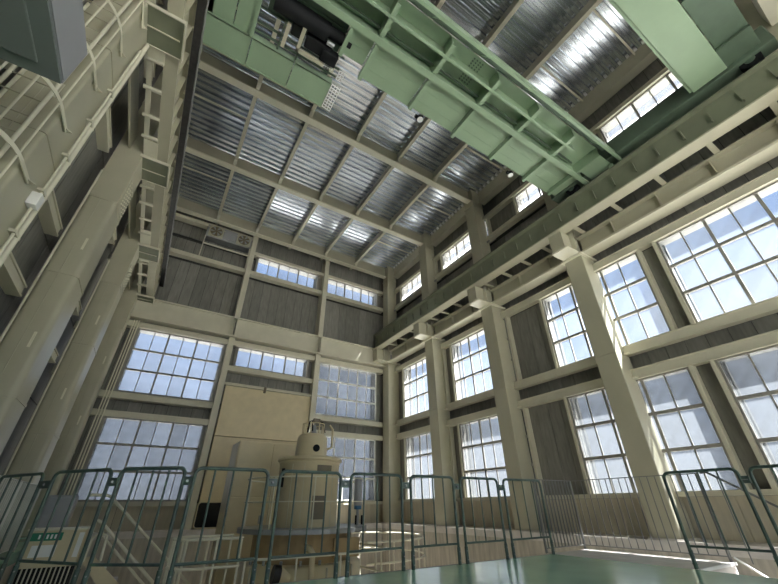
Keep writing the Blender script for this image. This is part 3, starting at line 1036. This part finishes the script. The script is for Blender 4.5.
bar_fence('bar_fence', 'grey steel bar fence along the pale landing slab below the right wall windows',
          [((7.38, 4.95), (7.38, 2.74)), ((6.26, 4.95), (7.38, 4.95))], 0.125, 0.008, [(7.38, 4.95), (6.27, 4.95), (7.38, 2.74)])
bar_fence('bar_fence', 'dense pale grey bar fence running back along the left edge of the pit',
          [((-1.68, 7.3), (-1.68, 11.0))], 0.12, 0.011, [(-1.68, 7.3), (-1.68, 9.15), (-1.68, 11.0)], m=FRAMEW)
# stair handrail going down from the landing
sh = thing('stair_handrail', 'thin grey handrail sloping down beside the stair at the right edge', 'handrail', (7.38, 2.7, 0))
MB().tube([(7.38, 2.69, 1.12), (7.38, 2.60, 1.12), (7.38, 0.4, -0.46), (7.38, -1.0, -1.46)], 0.016, 8).build('top_rail', GREYRAIL, sh)
MB().tube([(7.38, 2.69, 0.06), (7.38, 0.4, -1.58)], 0.014, 8).build('lower_rail', WHITE, sh)
for k in range(9):
    y = 2.5 - 0.28 * k
    z = 1.12 - (2.60 - y) * 0.718
    MB().cyl((7.38, y, z - 1.05), (7.38, y, z), 0.008, 6).build('bar', GREYRAIL, sh)

# ------------------------------------------------------------------ generator
GX, GY = 3.62, 9.6
ge = thing('generator', 'cream vertical-shaft generator drum with domed cap and ring platform in the pit', 'generator', (GX, GY, -3.0))
MB().lathe([(1.35, -3.0), (1.35, -0.35), (1.25, -0.30), (0.0, -0.30)], (GX, GY, 0), 40).build('barrel', MACH, ge)
MB().lathe([(1.12, -0.30), (1.12, 0.22)], (GX, GY, 0), 40, False).build('barrel_collar', BROWN, ge)
MB().lathe([(0.74, 0.22), (0.74, 1.60), (0.755, 1.61), (0.755, 1.66), (0.74, 1.67)], (GX, GY, 0), 48).build('drum', MACH, ge)
MB().lathe([(0.74, 1.67), (0.80, 1.68), (0.80, 1.73), (0.76, 1.76), (0.0, 1.78)], (GX, GY, 0), 48).build('drum_rim', MACH, ge)
MB().lathe([(0.43, 1.77), (0.43, 1.80), (0.40, 1.84), (0.385, 2.22), (0.35, 2.31), (0.30, 2.34), (0.0, 2.35)], (GX, GY, 0), 40).build('cap', MACH, ge)
cam_a = math.atan2(-GY, -GX)


def patch(r, a, da, z0, z1, m, name, n=8):
    p = MB()
    vs = []
    for i in range(n + 1):
        t = a - da / 2 + da * i / n
        for z in (z0, z1):
            vs.append((GX + r * math.cos(t), GY + r * math.sin(t), z))
    p.add(vs, [(2 * i, 2 * i + 2, 2 * i + 3, 2 * i + 1) for i in range(n)])
    o = p.build(name, m, ge)
    sd = o.modifiers.new('thickness', 'SOLIDIFY')
    sd.thickness = 0.012
    sd.offset = 1
    return o


patch(0.748, cam_a + 0.50, 0.52, 1.40, 1.56, OLIVE, 'name_plate')
patch(0.748, cam_a + 0.38, 0.42, 0.46, 0.92, OLIVE, 'access_cover')
patch(0.748, cam_a - 0.95, 0.16, 1.1, 1.5, DARK, 'side_vent')
for da in (-0.55, -0.15, 0.85):
    patch(0.745, cam_a + da, 0.012, 0.30, 1.58, CREAM, 'seam_strip', 1)
a = cam_a + 0.30
MB().cyl((GX + 0.37 * math.cos(a), GY + 0.37 * math.sin(a), 1.97), (GX + 0.415 * math.cos(a), GY + 0.415 * math.sin(a), 1.97), 0.085, 20).build('porthole', BLACK, ge)
for k in range(8):
    t = k * PI / 4 + 0.2
    MB().cyl((GX + 0.28 * math.cos(t), GY + 0.28 * math.sin(t), 2.33), (GX + 0.28 * math.cos(t), GY + 0.28 * math.sin(t), 2.60), 0.016, 6).build('top_post', MACH, ge)
MB().tube(arc(GX, GY, 0.28, 0, 2 * PI, 24, 2.60)[:-1], 0.014, 6, True).build('top_ring', MACH, ge)
MB().cyl((GX, GY, 2.34), (GX, GY, 2.58), 0.10, 14, 0.06).build('top_sensor', STEEL, ge)
box('top_bracket', OLIVE, ge, GX - 0.02, GX + 0.16, GY - 0.05, GY + 0.05, 2.66, 2.76, 0.01)
MB().tube([(GX - 0.2, GY - 0.1, 2.45), (GX - 0.1, GY, 2.68), (GX + 0.05, GY, 2.74), (GX + 0.24, GY - 0.05, 2.66), (GX + 0.30, GY - 0.1, 2.40)], 0.013, 6).build('cable', BLACK, ge)
MB().tube([(GX - 0.22, GY - 0.2, 2.36), (GX - 0.2, GY - 0.2, 2.62), (GX - 0.12, GY - 0.2, 2.66), (GX - 0.1, GY - 0.2, 2.4)], 0.02, 6).build('cable', BLACK, ge)
MB().tube([(GX + 0.40, GY - 0.1, 2.0), (GX + 0.52, GY - 0.1, 2.05), (GX + 0.52, GY - 0.1, 2.5), (GX + 0.42, GY - 0.1, 2.6)], 0.03, 8).build('bent_pipe', MACH, ge)
# ring platform with its rail
MB().lathe([(0.76, 0.22), (1.48, 0.22), (1.48, 0.31), (0.76, 0.31), (0.76, 0.22)], (GX, GY, 0), 40, False).build('ring_platform', STEEL, ge)
for z in (0.80, 1.27):
    MB().tube(arc(GX, GY, 1.42, 0, 2 * PI, 40, z)[:-1], 0.016 if z > 1 else 0.011, 8, True).build('platform_rail', CREAM2, ge)
for k in range(10):
    t = cam_a - 1.15 + k * 2 * PI / 10
    MB().cyl((GX + 1.42 * math.cos(t), GY + 1.42 * math.sin(t), 0.31), (GX + 1.42 * math.cos(t), GY + 1.42 * math.sin(t), 1.27), 0.016, 8).build('rail_post', CREAM2, ge)
# outer guard rail lower down
for z in (-0.10, -0.55):
    MB().tube([(1.9, 8.3, z), (2.0, 8.05, z), (2.4, 7.9, z), (4.6, 7.9, z), (5.0, 8.1, z), (5.15, 8.5, z), (5.15, 11, z)], 0.022, 8).build('outer_rail', CREAM2, ge)
for x, y in ((2.0, 8.05), (2.9, 7.9), (3.8, 7.9), (4.6, 7.9), (5.15, 8.6), (5.15, 9.8)):
    MB().cyl((x, y, -3.0), (x, y, -0.1), 0.02, 8).build('rail_post', CREAM2, ge)
MB().cyl((2.75, 8.35, -0.40), (2.95, 8.30, -0.46), 0.13, 16, 0.05).build('valve', MACH, ge)
MB().cyl((2.62, 8.36, -0.38), (2.75, 8.35, -0.40), 0.15, 16).build('valve_wheel', CABLE, ge)
MB().cyl((3.35, 8.25, -1.6), (3.35, 8.25, -0.2), 0.055, 12).build('pipe', MACH, ge)
MB().tube([(3.35, 8.25, -0.2), (3.35, 8.25, -0.1), (3.30, 8.3, -0.02), (3.30, 8.5, 0.0)], 0.055, 10).build('pipe', MACH, ge)
box('board', BROWN, ge, 3.9, 4.5, 8.45, 8.6, -0.22, 0.12)
box('fitting', MACH, ge, 3.48, 3.60, 8.50, 8.62, -0.12, 0.24, 0.02)
for k in range(7):
    t = cam_a - 0.9 + 0.3 * k
    MB().cyl((GX + 1.28 * math.cos(t), GY + 1.28 * math.sin(t), -0.30), (GX + 1.28 * math.cos(t), GY + 1.28 * math.sin(t), -0.22), 0.03, 6).build('bolt', STEEL, ge)
for t in (-0.8, -0.2, 0.4, 0.9):
    a = cam_a + t
    MB().cyl((GX + 1.36 * math.cos(a), GY + 1.36 * math.sin(a), -3), (GX + 1.36 * math.cos(a), GY + 1.36 * math.sin(a), -0.34), 0.02, 6).build('barrel_seam', CREAM, ge)

pc = thing('pump_cylinder', 'upright grey-blue cylinder with a blue foot on the generator platform edge', 'pump', (4.72, 9.0, 0.31))
MB().lathe([(0.0, 0.72), (0.09, 0.72), (0.10, 0.74), (0.10, 1.30), (0.08, 1.34), (0.0, 1.35)], (4.72, 9.0, 0), 20).build('body', BOXGREY, pc)
MB().lathe([(0.0, 0.64), (0.09, 0.64), (0.09, 0.72), (0.0, 0.72)], (4.72, 9.0, 0), 16).build('collar', BLUE, pc)
MB().cyl((4.72, 9.0, 0.31), (4.72, 9.0, 0.64), 0.035, 10).build('stand', STEEL, pc)
for dx in (-0.07, 0.09):
    MB().cyl((4.72 + dx, 8.95, 0.33), (4.72 + dx, 8.95, 0.52), 0.022, 8).build('gauge', BLACK, pc)

cb = thing('tall_cubicle', 'tall pale cream switchgear cubicle standing behind the generator drum', 'cabinet', (3.2, 12.5, -3.0))
box('body', MACH, cb, 2.28, 4.3, 12.04, 13.1, -3.0, 2.42, 0.02)
box('side_panel', MACH, cb, 2.268, 2.28, 12.10, 13.04, -2.9, 2.34, 0.004)
for x0, x1 in ((2.31, 3.28), (3.30, 4.27)):
    dr = box('door', MACH, cb, x0, x1, 12.02, 12.04, 0.96, 2.38, 0.006)
    dr = box('door', MACH, cb, x0, x1, 12.02, 12.04, -2.8, 0.94, 0.006)
    box('handle', STEEL, dr, x1 - 0.12, x1 - 0.08, 11.99, 12.02, 0.3, 0.5)

# ------------------------------------------------------------------ things in the left part of the pit
mz = struct(box('floor_mezzanine', CONC, None, -1.62, 2.0, 7.8, 11.9, -1.45, -1.3))
cc = thing('control_cabinet', 'cream control cabinet with a green name strip behind the left railings', 'cabinet', (-0.9, 9.1, -1.3))
box('body', MACH, cc, -1.28, -0.52, 9.0, 9.6, -0.10, 0.40, 0.01)
box('top', CREAM2, cc, -1.30, -0.50, 8.98, 9.62, 0.40, 0.425)
ns = box('name_strip', SIGN, cc, -1.27, -0.82, 8.985, 9.0, 0.26, 0.37)
for k in range(5):
    box('character', WHITE, ns, -1.13 + 0.052 * k, -1.105 + 0.052 * k, 8.98, 8.985, 0.285, 0.345)
box('white_label', WHITE, cc, -1.17, -0.85, 8.988, 9.0, 0.04, 0.20)
box('side_label', WHITE, cc, -0.60, -0.53, 8.988, 9.0, 0.02, 0.36)
box('plinth', MACH, cc, -1.28, -0.5, 9.0, 9.6, -1.3, -0.42)
box('gap', DARK, cc, -1.24, -0.54, 9.04, 9.56, -0.42, -0.10)
for k in range(12):
    box('slat', CREAM, cc, -1.24 + 0.06 * k, -1.222 + 0.06 * k, 9.0, 9.03, -0.42, -0.10)
gs = thing('grey_screen', 'plain grey metal screen cabinet behind the control cabinet at left', 'cabinet', (-1.25, 11.4, -1.3))
box('body', STEEL, gs, -1.54, -1.04, 11.3, 11.7, -1.3, 0.96, 0.01)
box('front_sheet', BOXGREY, gs, -1.50, -1.08, 11.285, 11.3, -1.2, 0.92, 0.005)

st = thing('stair_rails', 'pair of cream stair handrails sloping down to the right in the pit', 'handrail', (0.2, 9.7, -1.3))
MB().tube([(-0.72, 9.7, 0.93), (-0.45, 9.7, 0.93), (-0.36, 9.7, 0.90), (1.55, 9.7, -0.72)], 0.026, 8).build('top_rail', CREAM2, st)
MB().tube([(-0.47, 9.2, 0.52), (-0.42, 9.2, 0.52), (-0.34, 9.2, 0.48), (1.1, 9.2, -0.78)], 0.026, 8).build('near_rail', CREAM2, st)
MB().tube([(-0.36, 9.2, 0.36), (1.0, 9.2, -0.83)], 0.02, 8).build('near_rail', CREAM2, st)
for x, y, z in ((-0.5, 9.7, 0.93), (-0.45, 9.2, 0.52)):
    MB().cyl((x, y, -1.3), (x, y, z), 0.024, 8).build('rail_post', CREAM2, st)
MB().prism([(-0.34, 9.25), (-0.30, 9.25), (-0.30, 9.65), (-0.34, 9.65)], -1.3, 0.0).build('newel_plate', MACH, st)
m_ = MB()
for yy in (9.02, 9.06):
    m_.add([(-0.47, yy, -0.02), (-0.30, yy, 0.02), (1.2, yy, -1.25), (0.75, yy, -1.30)], [(0, 1, 2, 3)])
m_.add([(-0.47, 9.02, -0.02), (-0.30, 9.02, 0.02), (1.2, 9.02, -1.25), (0.75, 9.02, -1.3), (-0.47, 9.06, -0.02), (-0.30, 9.06, 0.02), (1.2, 9.06, -1.25), (0.75, 9.06, -1.3)], [(0, 1, 5, 4), (1, 2, 6, 5), (2, 3, 7, 6), (3, 0, 4, 7)])
m_.build('stringer', MACH, st)
for k in range(6):
    box('tread', CONC, st, -0.3 + 0.22 * k, -0.06 + 0.22 * k, 9.2, 9.7, -0.22 - 0.19 * k, -0.18 - 0.19 * k)
MB().tube([(-0.42, 8.9, -0.05), (-0.40, 8.9, 0.28), (-0.30, 8.9, 0.34), (-0.2, 8.9, 0.30), (-0.18, 8.9, -0.05)], 0.022, 8).build('hoop_rail', CREAM2, st)

hr = thing('hatch_guard_rail', 'curved cream guard rail with two rails around a hatch before the cubicle', 'railing', (1.4, 8.9, -1.3))
for z in (0.24, -0.16):
    pts = [(1.88, 7.93, z)] + [(1.22 + 0.42 * math.cos(t), 8.35 + 0.42 * math.sin(t), z) for t in [-PI / 2 - PI * i / 12 for i in range(13)]] + [(1.88, 8.77, z)]
    MB().tube(pts, 0.022, 8).build('rail', CREAM2, hr)
for x, y in ((1.85, 7.93), (1.45, 7.93), (0.98, 8.01), (0.82, 8.22), (0.82, 8.48), (1.0, 8.70), (1.45, 8.77), (1.85, 8.77)):
    MB().cyl((x, y, -1.3), (x, y, 0.24), 0.02, 8).build('post', CREAM2, hr)

gr = thing('curved_guard_rail', 'cream curved guard rail low in the pit to the right of the generator', 'railing', (6.2, 11.7, -3.0))
for z in (-0.10, -0.55):
    MB().tube([(5.4, 9.72, z)] + arc(6.2, 11.7, 2.0, -PI / 2, PI / 3, 18, z) + [(6.4, 13.8, z)], 0.024, 8).build('rail', CREAM2, gr)
for i in range(6):
    t = -PI / 2 + i * (PI / 2 + PI / 3) / 5
    MB().cyl((6.2 + 2 * math.cos(t), 11.7 + 2 * math.sin(t), -3.0), (6.2 + 2 * math.cos(t), 11.7 + 2 * math.sin(t), -0.1), 0.022, 8).build('post', CREAM2, gr)
